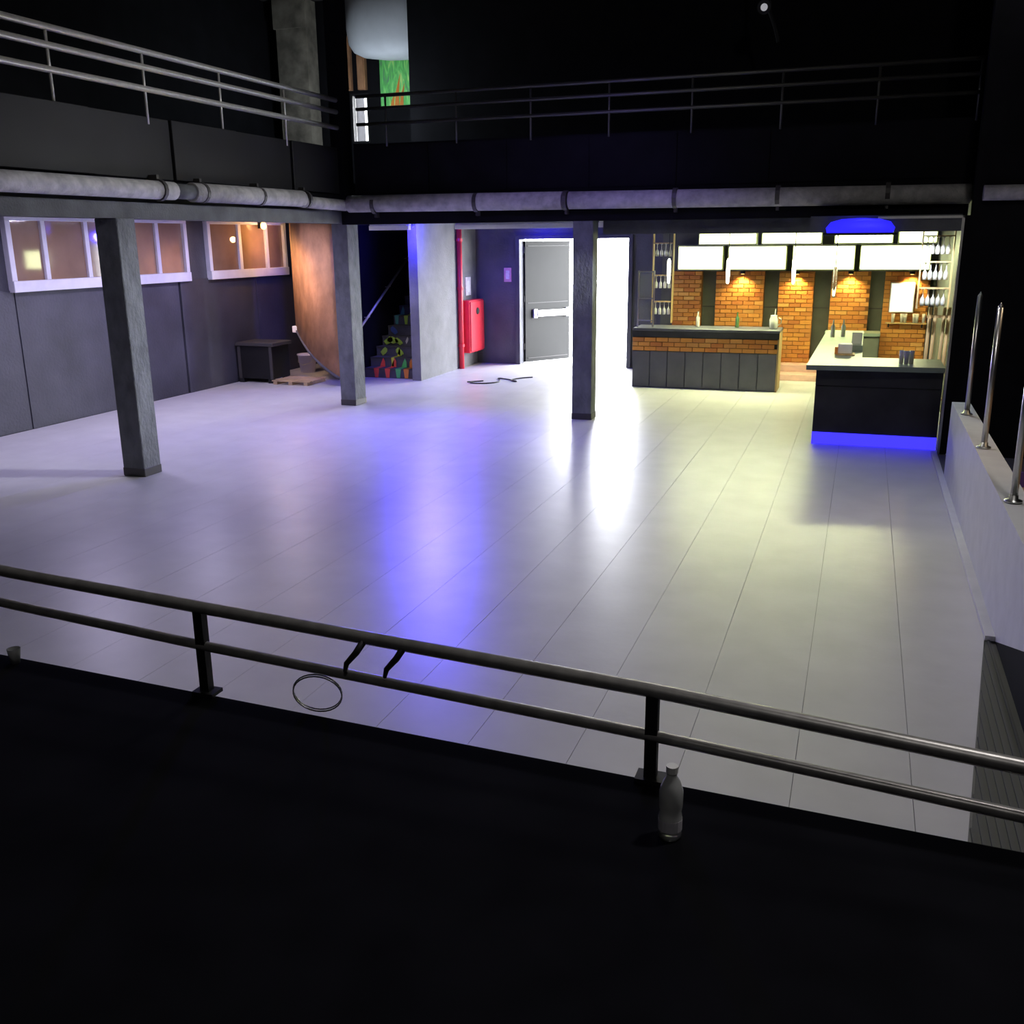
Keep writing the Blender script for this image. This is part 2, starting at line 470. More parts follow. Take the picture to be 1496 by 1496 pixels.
RL = thing('guard_rail', 'steel three bar rail along the left gallery', 'railing', (-7.95, 8, 4.1), 'gallery guard rails')
rail_run(RL, [('rail', [(-7.95, -3.0, z), (-7.95, 14.5, z)]) for z in (4.80, 4.63, 4.40)],
         [(-7.95, y, 4.02, 4.80) for y in (4.3, 5.7, 7.15, 8.6, 10.03, 11.48, 13.0)], 0.035)
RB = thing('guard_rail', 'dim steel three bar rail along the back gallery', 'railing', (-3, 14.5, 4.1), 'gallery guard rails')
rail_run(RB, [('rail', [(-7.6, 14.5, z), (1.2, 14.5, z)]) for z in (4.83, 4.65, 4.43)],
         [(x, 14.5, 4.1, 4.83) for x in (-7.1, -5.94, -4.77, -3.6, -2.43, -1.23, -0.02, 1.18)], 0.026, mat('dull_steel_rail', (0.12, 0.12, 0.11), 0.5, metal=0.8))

# lagged pipes along both fronts
PL = thing('lagged_pipe', 'pale lagged pipe along the left gallery front', 'pipe', (-7.82, 8, 3.27), 'lagged pipes under the galleries')
MB().tube([(-7.83, -3.0, 3.26), (-7.83, 10.2, 3.29)], 0.105, 14).build('pipe_length', M_duct, PL, smooth=True)
MB().tube([(-7.83, 10.55, 3.29), (-7.83, 13.1, 3.30)], 0.115, 14).build('pipe_length', M_duct, PL, smooth=True)
MB().tube([(-7.83, 10.15, 3.29), (-7.83, 10.6, 3.29)], 0.088, 14).build('coupling', M_beam, PL, smooth=True)
MB().tube([(-7.83, 13.05, 3.26), (-7.83, 14.4, 3.24)], 0.085, 14).build('pipe_length', M_duct, PL, smooth=True)
for y in (4.5, 7.2, 9.95, 10.75, 12.0, 13.2):
    MB().tube([(-7.83, y-0.025, 3.29), (-7.83, y+0.025, 3.29)], 0.125, 14).box(-7.97, -7.83, y-0.02, y+0.02, 3.40, 3.46).build('clamp', M_greym, PL)
PB = thing('lagged_pipe', 'pale lagged pipe along the back gallery front', 'pipe', (-3, 14.4, 3.24), 'lagged pipes under the galleries')
MB().tube([(-7.75, 14.40, 3.26), (-4.25, 14.40, 3.24)], 0.13, 14).build('pipe_length', M_duct, PB, smooth=True)
MB().tube([(-4.15, 14.40, 3.24), (1.2, 14.40, 3.21)], 0.125, 14).build('pipe_length', M_duct, PB, smooth=True)
MB().tube([(1.25, 13.35, 3.18), (4.9, 13.35, 3.16)], 0.09, 14).build('pipe_length', M_duct, PB, smooth=True)
for x in (-7.3, -5.6, -4.2, -2.6, -1.2, 0.2):
    MB().tube([(x-0.03, 14.40, 3.24), (x+0.03, 14.40, 3.24)], 0.14, 14).box(x-0.02, x+0.02, 14.40, 14.54, 3.05, 3.12).build('clamp', M_greym, PB)

# cable-tray pelmets across the lobby ceiling
def pelmet(x0, x1, label):
    t = thing('lobby_pelmet', label, 'pelmet', ((x0+x1)/2, 17.0, 2.9), 'pale pelmets across the lobby')
    MB().box(x0, x1, 17.0, 17.10, 2.97, 3.06).build('upper_board', M_white, t)
    MB().box(x0, x1, 16.97, 17.08, 2.885, 2.965).build('lower_board', M_white, t)
    for xx in (x0+0.05, (x0+x1)/2, x1-0.05):
        MB().box(xx-0.015, xx+0.015, 17.02, 17.06, 3.06, 3.15).build('hanger', M_white, t)
pelmet(-8.75, -7.95, 'short pale pelmet left of the grey partition head')
pelmet(-7.03, -4.55, 'long pale pelmet above the door lobby')
pelmet(-4.37, -3.54, 'short pale pelmet right of the third column')

# ---- columns
def column(label, x0, x1, y0, y1, ztop, plinth=True):
    t = thing('column', label, 'column', ((x0+x1)/2, (y0+y1)/2, 0), 'square columns under the galleries')
    MB().box(x0, x1, y0, y1, 0.0, ztop).build('shaft', M_col, t, bevel=0.008)
    if plinth:
        MB().box(x0-0.004, x1+0.004, y0-0.004, y1+0.004, 0, 0.10).build('plinth', M_greym, t, bevel=0.006)
column('dark square column nearest the camera, at left', -8.24, -7.93, 9.30, 9.60, 2.97)
column('dark square column at the corner where the galleries meet', -8.26, -7.98, 14.70, 15.08, 2.99)
column('dark square column standing before the bright doorway', -4.12, -3.81, 14.50, 14.78, 2.96)
c = thing('upper_column', 'black square column rising at the corner of the galleries', 'column', (-8.1, 14.9, 3.33))
MB().box(-8.20, -8.0, 14.72, 15.05, 3.33, 7.3).build('shaft', M_black, c)
MB().box(-8.22, -7.98, 14.71, 15.07, 3.33, 3.6).build('plinth', M_black, c)

# ---- left wall windows
def win(n, y0, y1, mulls, label):
    w = struct(MB().box(-11.72, -11.60, y0, y1, 2.02, 2.18).box(-11.72, -11.62, y0, y1, 3.03, 3.12)
               .box(-11.72, -11.62, y0, y0+0.09, 2.18, 3.03).box(-11.72, -11.62, y1-0.09, y1, 2.18, 3.03)
               .build('window_%d' % n, M_frame, bevel=0.006), label)
    e = [y0+0.09] + mulls + [y1-0.09]
    for m_ in mulls:
        MB().box(-11.72, -11.635, m_-0.045, m_+0.045, 2.18, 3.03).build('mullion', M_frame, w, bevel=0.006)
    for i in range(len(e)-1):
        a = e[i] + (0.045 if i else 0); b = e[i+1] - (0.045 if i < len(e)-2 else 0)
        MB().box(-11.70, -11.68, a-0.003, b+0.003, 2.175, 3.035).build('pane', M_pane, w)
        if (n, i) in ((1, 0), (2, 0), (3, 1)):
            MB().box(-11.68, -11.655, a, a+0.035, 2.18, 3.03).build('sash', M_frame, w)
win(1, 11.33, 13.72, [12.05, 12.93], 'white framed window at left reflecting the bar')
win(2, 13.85, 15.42, [14.62], 'white framed window half hidden by the near column')
win(3, 16.03, 18.74, [17.07, 18.02], 'white framed window beside the ochre wall with a warm lamp over it')
wlp = thing('wall_lamp', 'small warm glowing lamp above the third window', 'lamp', (-11.6, 17.75, 3.0))
MB().box(-11.62, -11.56, 17.70, 17.80, 2.96, 3.08).build('bracket', M_blackm, wlp)
MB().lathe([(0.02, 0), (0.055, 0.03), (0.06, 0.09), (0.03, 0.14)], (-11.52, 17.75, 2.94), 12).build('bulb', M_warmbulb, wlp, smooth=True)

# ---- ochre curved stair side
def ochre():
    A = []
    N = 18
    for i in range(N+1):
        t = i/N
        x = -10.62 + 1.25*t
        y = 17.25 - 0.62*math.sin(t*math.pi*0.62)
        zb = 1.02 - 0.86*t
        A.append((x, y, zb))
    m = MB()
    for (x, y, zb) in A:
        for (yy, z) in ((y, zb), (y+0.22, zb+0.02), (y+0.22, 3.14), (y, 3.14)):
            m.v.append((x, yy, z))
    for i in range(N):
        a = i*4; b = a+4
        for j in range(4):
            k = (j+1) % 4
            m.f.append((a+j, a+k, b+k, b+j))
    m.f.append((3, 2, 1, 0)); m.f.append(tuple(N*4+j for j in range(4)))
    t = thing('stair_side_wall', 'curved ochre plaster stair side with a sloping lower edge', 'stair wall', (-10, 17.2, 0.2))
    m.build('plaster_shell', M_brown, t, smooth=False)
    for p in t.children[0].data.polygons:
        p.use_smooth = True
    e = MB().tube([(x, y+0.01, zb-0.01) for (x, y, zb) in A], 0.03, 8)
    e.build('lower_lip', M_step, t, smooth=True)
    MB().box(-10.68, -10.55, 17.2, 17.5, 0.95, 1.08).build('end_block', M_white, t, bevel=0.01)
    # inclined slab behind the side wall
    s = MB()
    s.prism([(-10.6, 1.05), (-9.62, 0.20), (-9.62, 0.0), (-9.75, 0.0), (-10.7, 0.85)], 'y', 17.5, 18.6)
    s.build('stair_slab', M_step, t)
ochre()

# ---- dark staircase with painted leaves
st = thing('staircase', 'dark concrete staircase with leaf shapes painted on its risers', 'stairs', (-9.0, 18, 0))
N = 15; RI, GO = 0.19, 0.29
step_objs = []
for i in range(N):
    s = MB().box(-9.53, -8.38, 18.0+GO*i, 18.0+GO*(i+1)+0.02, max(0, RI*(i-1)), RI*(i+1)).build('step', M_step, st)
    MB().box(-9.53, -8.38, 17.985+GO*i, 18.02+GO*i, RI*(i+1)-0.03, RI*(i+1)+0.004).build('nosing', M_greym, s)
    step_objs.append(s)
def leaf(step, xc, z0, z1, w, key, lean=0.0):
    xc = xc-0.146*step
    y = 18.0+GO*step-0.019
    h = z1-z0
    pts = [(xc, z0), (xc+w*0.45, z0+h*0.25), (xc+w*0.5+lean*0.5, z0+h*0.5), (xc+w*0.3+lean, z0+h*0.8), (xc+lean, z1), (xc-w*0.35+lean, z0+h*0.75), (xc-w*0.5+lean*0.4, z0+h*0.4)]
    MB().prism(pts, 'y', y-0.004, y).build('painted_leaf', PAINT[key], step_objs[step])
def long_leaf(step, xc, w, key, lean=0.0):
    """a painted leaf running up two risers and over the tread between them"""
    xc = xc-0.146*step
    y = 18.0+GO*step-0.019
    z = RI*step
    MB().prism([(xc-w*0.3, z+0.01), (xc+w*0.3, z+0.01), (xc+w*0.5, z+RI), (xc-w*0.5, z+RI)], 'y', y-0.004, y).build('painted_leaf', PAINT[key], step_objs[step])
    MB().box(xc-w*0.5, xc+w*0.5, y, y+GO, z+RI+0.004, z+RI+0.008).build('painted_leaf', PAINT[key], step_objs[step])
    MB().prism([(xc-w*0.5, z+RI+0.005), (xc+w*0.5, z+RI+0.005), (xc+w*0.3+lean, z+RI*1.6), (xc+lean, z+RI*1.97), (xc-w*0.3+lean, z+RI*1.6)], 'y', y+GO-0.004, y+GO).build('painted_leaf', PAINT[key], step_objs[step+1])
for xc, key, ln_ in ((-9.25, 'red', 0.02), (-9.0, 'red', 0.03), (-8.76, 'green', 0.02), (-8.58, 'orange', -0.02)):
    long_leaf(0, xc, 0.12, key, ln_)
long_leaf(1, -8.87, 0.07, 'yellow', 0.02)
leaf(2, -9.09, 0.385, 0.565, 0.15, 'lime', 0.06)
leaf(2, -8.68, 0.385, 0.565, 0.16, 'lime', -0.05)
leaf(3, -8.99, 0.575, 0.755, 0.20, 'lime', 0.08)
leaf(3, -8.84, 0.60, 0.755, 0.26, 'lime', -0.02)
leaf(3, -8.68, 0.575, 0.74, 0.16, 'lime', -0.06)
leaf(4, -8.78, 0.765, 0.945, 0.15, 'blue', -0.05)
long_leaf(5, -8.72, 0.10, 'teal', 0.02)
long_leaf(5, -8.50, 0.10, 'lime', 0.02)
leaf(3, -8.53, 0.60, 0.755, 0.06, 'pale', 0.03)
hr = thing('handrail', 'thin pale handrail climbing the black stair wall', 'handrail', (-9.5, 18, 1.1))
MB().tube([(-9.46, 17.75, 1.0), (-9.46, 20.6, 2.6)], 0.024, 10).build('rail', M_steel, hr, smooth=True)
for yy in (18.2, 19.2, 20.2):
    zz = 1.0+(yy-17.75)*0.5614
    MB().tube([(-9.58, yy, zz-0.06), (-9.46, yy, zz-0.05), (-9.46, yy, zz)], 0.01, 6).build('bracket', M_steel, hr)

# ---- red riser pipe, hose cabinet, signs
rp = thing('riser_pipe', 'red vertical fire riser pipe at the end of the grey partition', 'pipe', (-8.11, 19.85, 0))
MB().tube([(-8.11, 19.80, 0.0), (-8.11, 19.80, 3.12)], 0.055, 14).build('pipe_length', M_red, rp, smooth=True)
for z in (0.5, 1.7, 2.7):
    MB().tube([(-8.11, 19.80, z-0.03), (-8.11, 19.80, z+0.03)], 0.07, 14).box(-8.17, -8.11, 19.78, 19.82, z-0.02, z+0.02).build('clamp', M_red, rp)
fc = thing('fire_hose_cabinet', 'red fire hose cabinet on the lobby wall', 'cabinet', (-8.1, 20.4, 0.33))
MB().box(-8.165, -7.97, 19.95, 20.80, 0.32, 1.44).build('body', M_red, fc, bevel=0.01)
d = MB().box(-7.975, -7.945, 19.98, 20.77, 0.35, 1.41).build('door', M_red, fc, bevel=0.006)
MB().lathe([(0.075, 0), (0.075, 0.01), (0.05, 0.03)], (0, 0, 0), 14).build('latch', M_blackm, d)
lt = d.children[0]
lt.rotation_euler = (0, math.pi/2, 0); lt.location = (-7.945, 20.36, 1.20)
sg = thing('wall_sign', 'pale rectangular sign above the red hose cabinet', 'sign', (-8.16, 20.35, 1.5), 'lobby wall signs')
MB().box(-8.17, -8.15, 20.22, 20.52, 1.53, 1.92).build('plate', M_signwhite, sg)
MB().box(-8.15, -8.146, 20.29, 20.45, 1.60, 1.84).build('symbol', M_white, sg)
sg = thing('wall_sign', 'pinkish square sign left of the open door', 'sign', (-7.3, 20.88, 1.8), 'lobby wall signs')
MB().box(-7.50, -7.33, 20.875, 20.90, 1.80, 2.10).build('plate', M_signpink, sg)
MB().box(-7.46, -7.37, 20.871, 20.876, 1.86, 2.04).build('symbol', M_signwhite, sg)

# ---- doorway
df = struct(MB().box(-7.22, -7.13, 20.84, 21.17, 0, 2.70).box(-4.71, -4.62, 20.84, 21.17, 0, 2.70)
            .box(-7.22, -4.62, 20.84, 21.17, 2.70, 2.78).build('trim_1', M_wallp), 'dark frame of the double doorway')
dl = struct(bpy.data.objects.new('door_1', None), 'grey steel door leaf standing open against daylight')
COL.objects.link(dl)
dl.location = (-7.115, 21.10, 0)
dl.rotation_euler = (0, 0, math.radians(55))
def local(o, parent):
    o.parent = parent
    o.matrix_parent_inverse = Matrix.Identity(4)
    return o
local(MB().box(0.012, 1.28, -0.03, 0.03, 0.02, 2.66).build('leaf', M_doorleaf, bevel=0.006), dl)
local(MB().box(0.08, 1.22, -0.04, -0.03, 1.32, 1.335).box(0.08, 1.22, -0.04, -0.03, 0.10, 0.115).box(0.08, 1.22, -0.04, -0.03, 2.55, 2.565).build('seam', M_greym), dl)
pb = local(MB().box(0.30, 1.18, -0.11, -0.055, 1.02, 1.16).build('push_bar', M_bar_steel, bevel=0.01), dl)
local(MB().box(0.22, 0.32, -0.09, -0.03, 0.99, 1.19).box(1.14, 1.24, -0.09, -0.03, 0.99, 1.19).build('bar_mount', M_bar_steel, bevel=0.006), dl)
for z in (0.3, 1.35, 2.4):
    local(MB().tube([(0, 0, z), (0, 0, z+0.14)], 0.02, 8).build('hinge', M_greym), dl)

# ================================================================== BAR
# header over the bar and its side frame
struct(MB().box(-3.75, 1.10, 14.85, 15.0, 2.76, 3.15).build('trim_2', M_beam), 'grey header beam across the top of the bar opening')
struct(MB().box(1.07, 1.16, 13.40, 13.66, 0, 2.93).build('trim_3', M_black), 'black jamb at the right of the bar')
jm = thing('jamb_trim', 'thin bright metal angle up the right side of the bar opening', 'trim', (1.06, 13.4, 0))
MB().box(1.055, 1.085, 13.385, 13.41, 0.0, 2.93).build('upright', M_post, jm)
MB().box(0.1, 1.085, 13.385, 13.41, 2.90, 2.93).build('head_strip', M_post, jm)
struct(MB().box(-0.7, 1.06, 13.42, 13.56, 2.75, 2.90).box(-0.7, 1.06, 13.42, 14.85, 2.90, 2.945).build('trim_4', M_beam), 'dark header above the front bar counter')
# bar right wall
struct(MB().box(1.30, 1.45, 13.65, 20.9, 0, 3.15).build('wall_bar_right', M_barback), 'dark wall at the right end of the bar')

# back wall panels between piers
bp = thing('bar_back_panelling', 'dark green grey panelling between the brick piers', 'panelling', (-1.2, 20.85, 0))
for a, b in ((-3.985, -3.70), (-3.12, -2.83), (-1.88, -1.59), (-0.92, -0.60), (0.12, 0.38), (1.19, 1.30)):
    MB().box(a, b, 20.79, 20.87, 0, 2.05).build('panel', M_barback, bp)
    MB().box(a, b, 20.775, 20.79, 1.32, 1.345).build('rail', M_greym, bp)
MB().box(-3.985, 1.30, 20.82, 20.87, 2.05, 3.15).build('upper_panel', M_barback, bp)

# brick piers, each brick an object
brick_me = MB().box(-0.108, 0.108, -0.03, 0.03, -0.037, 0.037).mesh('brick', M_brick, bevel=0.004)
half_me = MB().box(-0.05, 0.05, -0.03, 0.03, -0.037, 0.037).mesh('brick', M_brick, bevel=0.004)
def bricks(root, x0, x1, yf, z0, z1):
    z = z0 + 0.04; row = 0
    while z + 0.037 <= z1 + 0.004:
        x = x0 + (0.0 if row % 2 == 0 else -0.112)
        while x < x1 - 0.02:
            a = max(x, x0); b = min(x+0.216, x1)
            w = b-a
            if w > 0.05:
                me = brick_me
                o = bpy.data.objects.new('brick', me)
                COL.objects.link(o)
                o.parent = root
                o.location = Vector(((a+b)/2, yf+0.022+R.uniform(-0.006, 0.006), z)) - Vector(root.location)
                o.scale = (w/0.216, 1, 1)
            x += 0.224
        z += 0.083; row += 1
def pier(x0, x1, z0, label):
    t = thing('brick_pier', label, 'brick pier', ((x0+x1)/2, 20.7, 0), 'brick piers behind the bar')
    MB().box(x0, x1, 20.62, 20.87, 0, 2.04).build('mortar_core', M_mortar, t)
    bricks(t, x0, x1, 20.59, z0, 2.04)
pier(-3.70, -3.12, 0.80, 'narrow orange brick pier at the left end of the bar')
pier(-2.83, -1.88, 0.80, 'wide orange brick pier behind the middle of the tiled counter')
pier(-1.59, -0.92, 0.02, 'orange brick pier seen down to the floor between the counters')
pier(-0.60, 0.12, 0.80, 'orange brick pier behind the grey green counter')
pier(0.38, 1.19, 0.05, 'orange brick pier at the right carrying the lit sign')

# lit boxes: lower row on the back wall, upper row over the aisle
def lightbox(x0, x1, yf, z0, z1, dep, label, group):
    t = thing('light_box', label, 'light', ((x0+x1)/2, yf, z0), group)
    MB().box(x0, x1, yf+0.02, yf+dep, z0, z1).build('housing', M_lightrim, t, bevel=0.005)
    MB().box(x0+0.02, x1-0.02, yf, yf+0.022, z0+0.03, z1-0.03).build('diffuser', M_light, t)
    MB().box(x0, x1, yf-0.01, yf+0.02, z0, z0+0.03).box(x0, x1, yf-0.01, yf+0.02, z1-0.03, z1).build('rim', M_lightrim, t)
    return t
for (a, b, l) in ((-3.60, -2.70, 'leftmost lit box on the back wall of the bar'), (-2.60, -1.47, 'second lit box from the left on the bar back wall'),
                  (-1.36, -0.20, 'third lit box from the left on the bar back wall'), (-0.11, 1.15, 'rightmost lit box on the bar back wall')):
    lightbox(a, b, 20.45, 2.06, 2.55, 0.36, l, 'lit boxes along the bar back wall')
for (a, b, l) in ((-2.86, -1.84, 'leftmost lit box of the hanging upper row'), (-1.76, -0.74, 'second lit box of the hanging upper row'),
                  (-0.54, 0.41, 'third lit box of the hanging upper row'), (0.49, 1.10, 'rightmost lit box of the hanging upper row')):
    t = lightbox(a, b, 18.3, 2.56, 2.79, 0.25, l, 'lit boxes hanging over the bar aisle')
    for xx in (a+0.2, b-0.2):
        MB().box(xx-0.012, xx+0.012, 18.40, 18.43, 2.79, 3.15).build('hanger', M_greym, t)

# downlights washing the piers
for (x, l) in ((-2.30, 'wide pier'), (-1.25, 'pier seen to the floor'), (-0.25, 'pier behind the grey green counter'), (0.85, 'right pier')):
    t = thing('downlight', 'small warm downlight at the head of the %s' % l, 'light', (x, 20.5, 2.0), 'warm downlights on the piers')
    MB().lathe([(0.035, 0), (0.05, 0.01), (0.05, 0.06)], (x, 20.5, 1.995), 12).build('can', M_blackm, t, smooth=True)
    MB().lathe([(0.03, -0.004), (0.03, 0.002)], (x, 20.5, 1.993), 12).build('lens', M_warmbulb, t)
    light('pier_downlight', 'SPOT', (x, 20.46, 1.97), 52, (1.0, 0.66, 0.24), (x, 20.62, 1.2), 0.03, spot=120, blend=0.8)

# pendants
for (x, l) in ((-3.36, 'leftmost'), (-2.30, 'second from the left'), (-1.17, 'third from the left')):
    t = thing('pendant_lamp', 'slim glowing pendant lamp, %s along the bar' % l, 'lamp', (x, 18.2, 2.0), 'pendant lamps over the bar')
    MB().tube([(x, 18.2, 2.30), (x, 18.2, 3.15)], 0.008, 6).build('cord', M_blackm, t)
    MB().lathe([(0.012, 0), (0.026, 0.03), (0.034, 0.2), (0.03, 0.40), (0.012, 0.44)], (x, 18.2, 1.90), 14).build('glass_tube', M_bulb, t, smooth=True)
t = thing('pendant_lamp', 'unlit glass pendant, rightmost of the bar pendants', 'lamp', (-0.48, 18.2, 1.7), 'pendant lamps over the bar')
MB().tube([(-0.48, 18.2, 2.2), (-0.48, 18.2, 3.15)], 0.008, 6).build('cord', M_blackm, t)
MB().lathe([(0.012, 0), (0.03, 0.03), (0.036, 0.25), (0.03, 0.5), (0.012, 0.54)], (-0.48, 18.2, 1.68), 14).build('glass_tube', M_glass, t, smooth=True)

# left counter: tiled base, brick band, worktop
ct = thing('bar_counter', 'long bar counter with dark tiles and a brick band', 'bar counter', (-2.7, 18.2, 0))
MB().box(-3.985, -1.36, 18.20, 18.80, 0, 1.02).build('body', M_boothface, ct)
MB().box(-3.985, -1.33, 18.12, 18.86, 1.05, 1.10).build('worktop', M_tile, ct, bevel=0.008)
MB().box(-3.985, -1.34, 18.13, 18.30, 0.94, 1.05).build('fascia', M_boothface, ct)
n = 8; w = (3.985-1.36)/n
for i in range(n):
    a = -3.985+i*w
    MB().box(a+0.005, a+w-0.005, 18.165, 18.20, 0.01, 0.675).build('tile', M_tile, ct, bevel=0.003)
bricks(ct, -3.985, -1.36, 18.145, 0.685, 0.935)
MB().box(-1.365, -1.335, 18.14, 18.80, 0, 1.05).build('end_trim', M_wood, ct)
# low pink step behind the opening
sp = thing('bar_step', 'low pink faced step between the two counters', 'step', (-1.2, 20.2, 0))
MB().box(-1.50, -0.66, 19.75, 20.55, 0, 0.12).build('tread', M_pink, sp, bevel=0.004)
MB().box(-1.50, -0.66, 20.2, 20.55, 0.12, 0.26).build('tread', M_pink, sp, bevel=0.004)

# right counter (front leg plus a leg running back)
bt = thing('bar_counter', 'black fronted bar counter with a grey green top and blue glow', 'bar counter', (0.3, 14, 0))
MB().box(-0.50, 1.05, 13.60, 14.25, 0.16, 1.03).build('front_body', M_boothface, bt, bevel=0.006)
MB().box(-0.44, 1.05, 13.66, 14.25, 0.0, 0.16).build('plinth', M_boothface, bt)
MB().box(-0.50, 0.00, 14.25, 18.4, 0.0, 1.03).build('side_body', M_boothface, bt, bevel=0.006)
MB().prism([(-0.62, 13.30), (1.05, 13.42), (1.05, 14.35), (0.06, 14.35), (0.06, 18.5), (-0.55, 18.5)], 'z', 1.03, 1.095).build('worktop', M_top, bt)
MB().box(-0.50, 1.05, 13.575, 13.60, 0.80, 1.03).build('apron', M_boothface, bt)
MB().box(-0.50, 1.05, 13.585, 13.605, 0.18, 0.79).build('front_panel', M_boothface, bt, bevel=0.003)
MB().box(-0.50, 1.05, 13.57, 13.62, 0.01, 0.17).build('led_strip', M_led, bt)
# low back counter
bk = thing('back_counter', 'dark low back counter under the brick piers', 'bar counter', (0.2, 20.3, 0))
MB().box(-0.62, 0.36, 20.05, 20.54, 0, 0.86).build('body', M_barback, bk)
MB().box(-0.64, 0.37, 20.0, 20.55, 0.86, 0.92).build('worktop', M_top, bk, bevel=0.005)
MB().box(-0.10, 0.34, 20.035, 20.05, 0.05, 0.82).build('door', M_barback, bk)
MB().box(-0.60, -0.12, 20.035, 20.05, 0.05, 0.82).build('door', M_barback, bk)
bk = thing('back_counter', 'dark low back counter behind the tiled counter', 'bar counter', (-2.6, 20.3, 0))
MB().box(-3.98, -1.62, 20.05, 20.54, 0, 0.86).build('body', M_barback, bk)
MB().box(-3.98, -1.60, 20.0, 20.55, 0.86, 0.92).build('worktop', M_top, bk, bevel=0.005)
for i in range(4):
    MB().box(-3.96+i*0.58, -3.40+i*0.58, 20.035, 20.05, 0.05, 0.82).build('door', M_barback, bk)

# lit sign and little shelf with tumblers
sn = thing('lit_sign', 'bright blank lit sign on the right brick pier', 'sign', (0.7, 20.5, 1.3))
MB().box(0.49, 0.93, 20.50, 20.572, 1.28, 1.84).build('frame', M_white, sn, bevel=0.004)
MB().box(0.51, 0.91, 20.494, 20.502, 1.30, 1.82).build('face', M_sign, sn)
sh = thing('glass_shelf', 'narrow shelf under the lit sign holding tumblers', 'shelf', (0.8, 20.5, 1.08))
MB().box(0.45, 1.19, 20.42, 20.572, 1.07, 1.09).build('board', M_wood, sh)
MB().box(0.50, 0.52, 20.45, 20.572, 1.0, 1.07).box(1.10, 1.12, 20.45, 20.572, 1.0, 1.07).build('bracket', M_blackm, sh)
M_tumb = mat('frosted_tumbler', (0.85, 0.86, 0.8), 0.2, trans=0.35, spec=0.7)
tum = MB().lathe([(0.026, 0), (0.034, 0.17), (0.029, 0.17), (0.022, 0.015)], (0, 0, 0), 12).mesh('tumbler', M_tumb, True)
for i, (x, l) in enumerate(((0.58, 'first from the left'), (0.74, 'second from the left'), (0.80, 'third from the left'), (0.96, 'fourth from the left'), (1.01, 'fifth from the left'), (1.13, 'at the right end'))):
    o = link('tumbler', tum, None, (x, 20.5, 1.09))
    tag(o, 'pale tumbler on the shelf below the lit sign, %s' % l, 'glass', 'tumblers under the lit sign')

# stemware hanging racks
stem = MB().lathe([(0.028, 0.0), (0.032, 0.05), (0.029, 0.10), (0.008, 0.135), (0.006, 0.22), (0.030, 0.232), (0.030, 0.236)], (0, 0, 0), 10).mesh('wine_glass', M_tumb, True)
def rack(name, label, xs, y0, levels, side, frame_z):
    t = thing(name, label, 'rack', (sum(xs)/len(xs), y0, levels[-1]))
    xa, xb = min(xs)-0.06, max(xs)+0.06
    for z in levels:
        MB().box(xa, xb, y0-0.07, y0+0.07, z+0.245, z+0.262).build('shelf', M_wood, t)
    MB().box(xa-0.015, xa, y0-0.07, y0+0.07, frame_z, 3.15).build('upright', M_wood, t)
    MB().box(xb, xb+0.015, y0-0.07, y0+0.07, frame_z, 3.15).build('upright', M_wood, t)
    return t
ROWN = ('top', 'middle', 'bottom')
ORD = ('first', 'second', 'third', 'fourth', 'fifth')
rx = [0.80+0.068*i for i in range(5)]
rack('glass_rack', 'hanging rack of upturned wine glasses at the right of the bar', rx, 15.3, (2.44, 2.09, 1.73), 1, 1.70)
for r_, z in enumerate((2.44, 2.09, 1.73)):
    for i, x in enumerate(rx):
        o = link('wine_glass', stem, None, (x, 15.3, z+0.008))
        tag(o, 'upturned wine glass, %s from the left in the %s row of the right rack' % (ORD[i], ROWN[r_]), 'glass', 'wine glasses hanging at the right')
lx = [-3.82+0.085*i for i in range(4)]
rack('glass_rack', 'hanging rack of upturned glasses at the left of the bar', lx, 19.4, (2.35, 1.75, 1.25), 1, 1.1)
for r_, z in enumerate((2.35, 1.75, 1.25)):
    for i, x in enumerate(lx):
        o = link('wine_glass', stem, None, (x, 19.4, z+0.008))
        tag(o, 'upturned glass, %s from the left in the %s row of the left rack' % (ORD[i], ROWN[r_]), 'glass', 'glasses hanging at the left')
light('rack_spot', 'SPOT', (0.6, 14.6, 2.7), 170, (0.85, 0.9, 1.0), (0.95, 15.3, 2.0), 0.03, spot=70, blend=0.6)
# bamboo blind under the right rack
bb = thing('bamboo_screen', 'tall bamboo pole screen beneath the right glass rack', 'screen', (1.08, 15.6, 0))
for i, x in enumerate((0.93, 1.0, 1.12, 1.18, 1.24)):
    MB().tube([(x, 15.6, 0.0), (x+0.01, 15.6, 1.70)], 0.024, 8).build('pole', M_wood, bb, smooth=True)
MB().box(0.9, 1.27, 15.58, 15.62, 0.35, 0.39).box(0.9, 1.27, 15.58, 15.62, 1.55, 1.59).build('cross_bar', M_wood, bb)

# glass rail panel at the left end of the bar
gr = thing('glass_partition', 'small glazed rack with thin pale rungs at the left bar end', 'partition', (-3.95, 18.4, 1.1))
for x in (-3.95, -3.66):
    MB().box(x-0.012, x+0.012, 18.36, 18.40, 1.10, 2.12).build('upright', M_post, gr)
for z in (1.22, 1.62, 2.10):
    MB().box(-3.95, -3.66, 18.365, 18.395, z-0.012, z+0.012).build('rung', M_post, gr)
MB().box(-3.94, -3.67, 18.376, 18.382, 1.24, 2.09).build('pane', M_glass, gr)

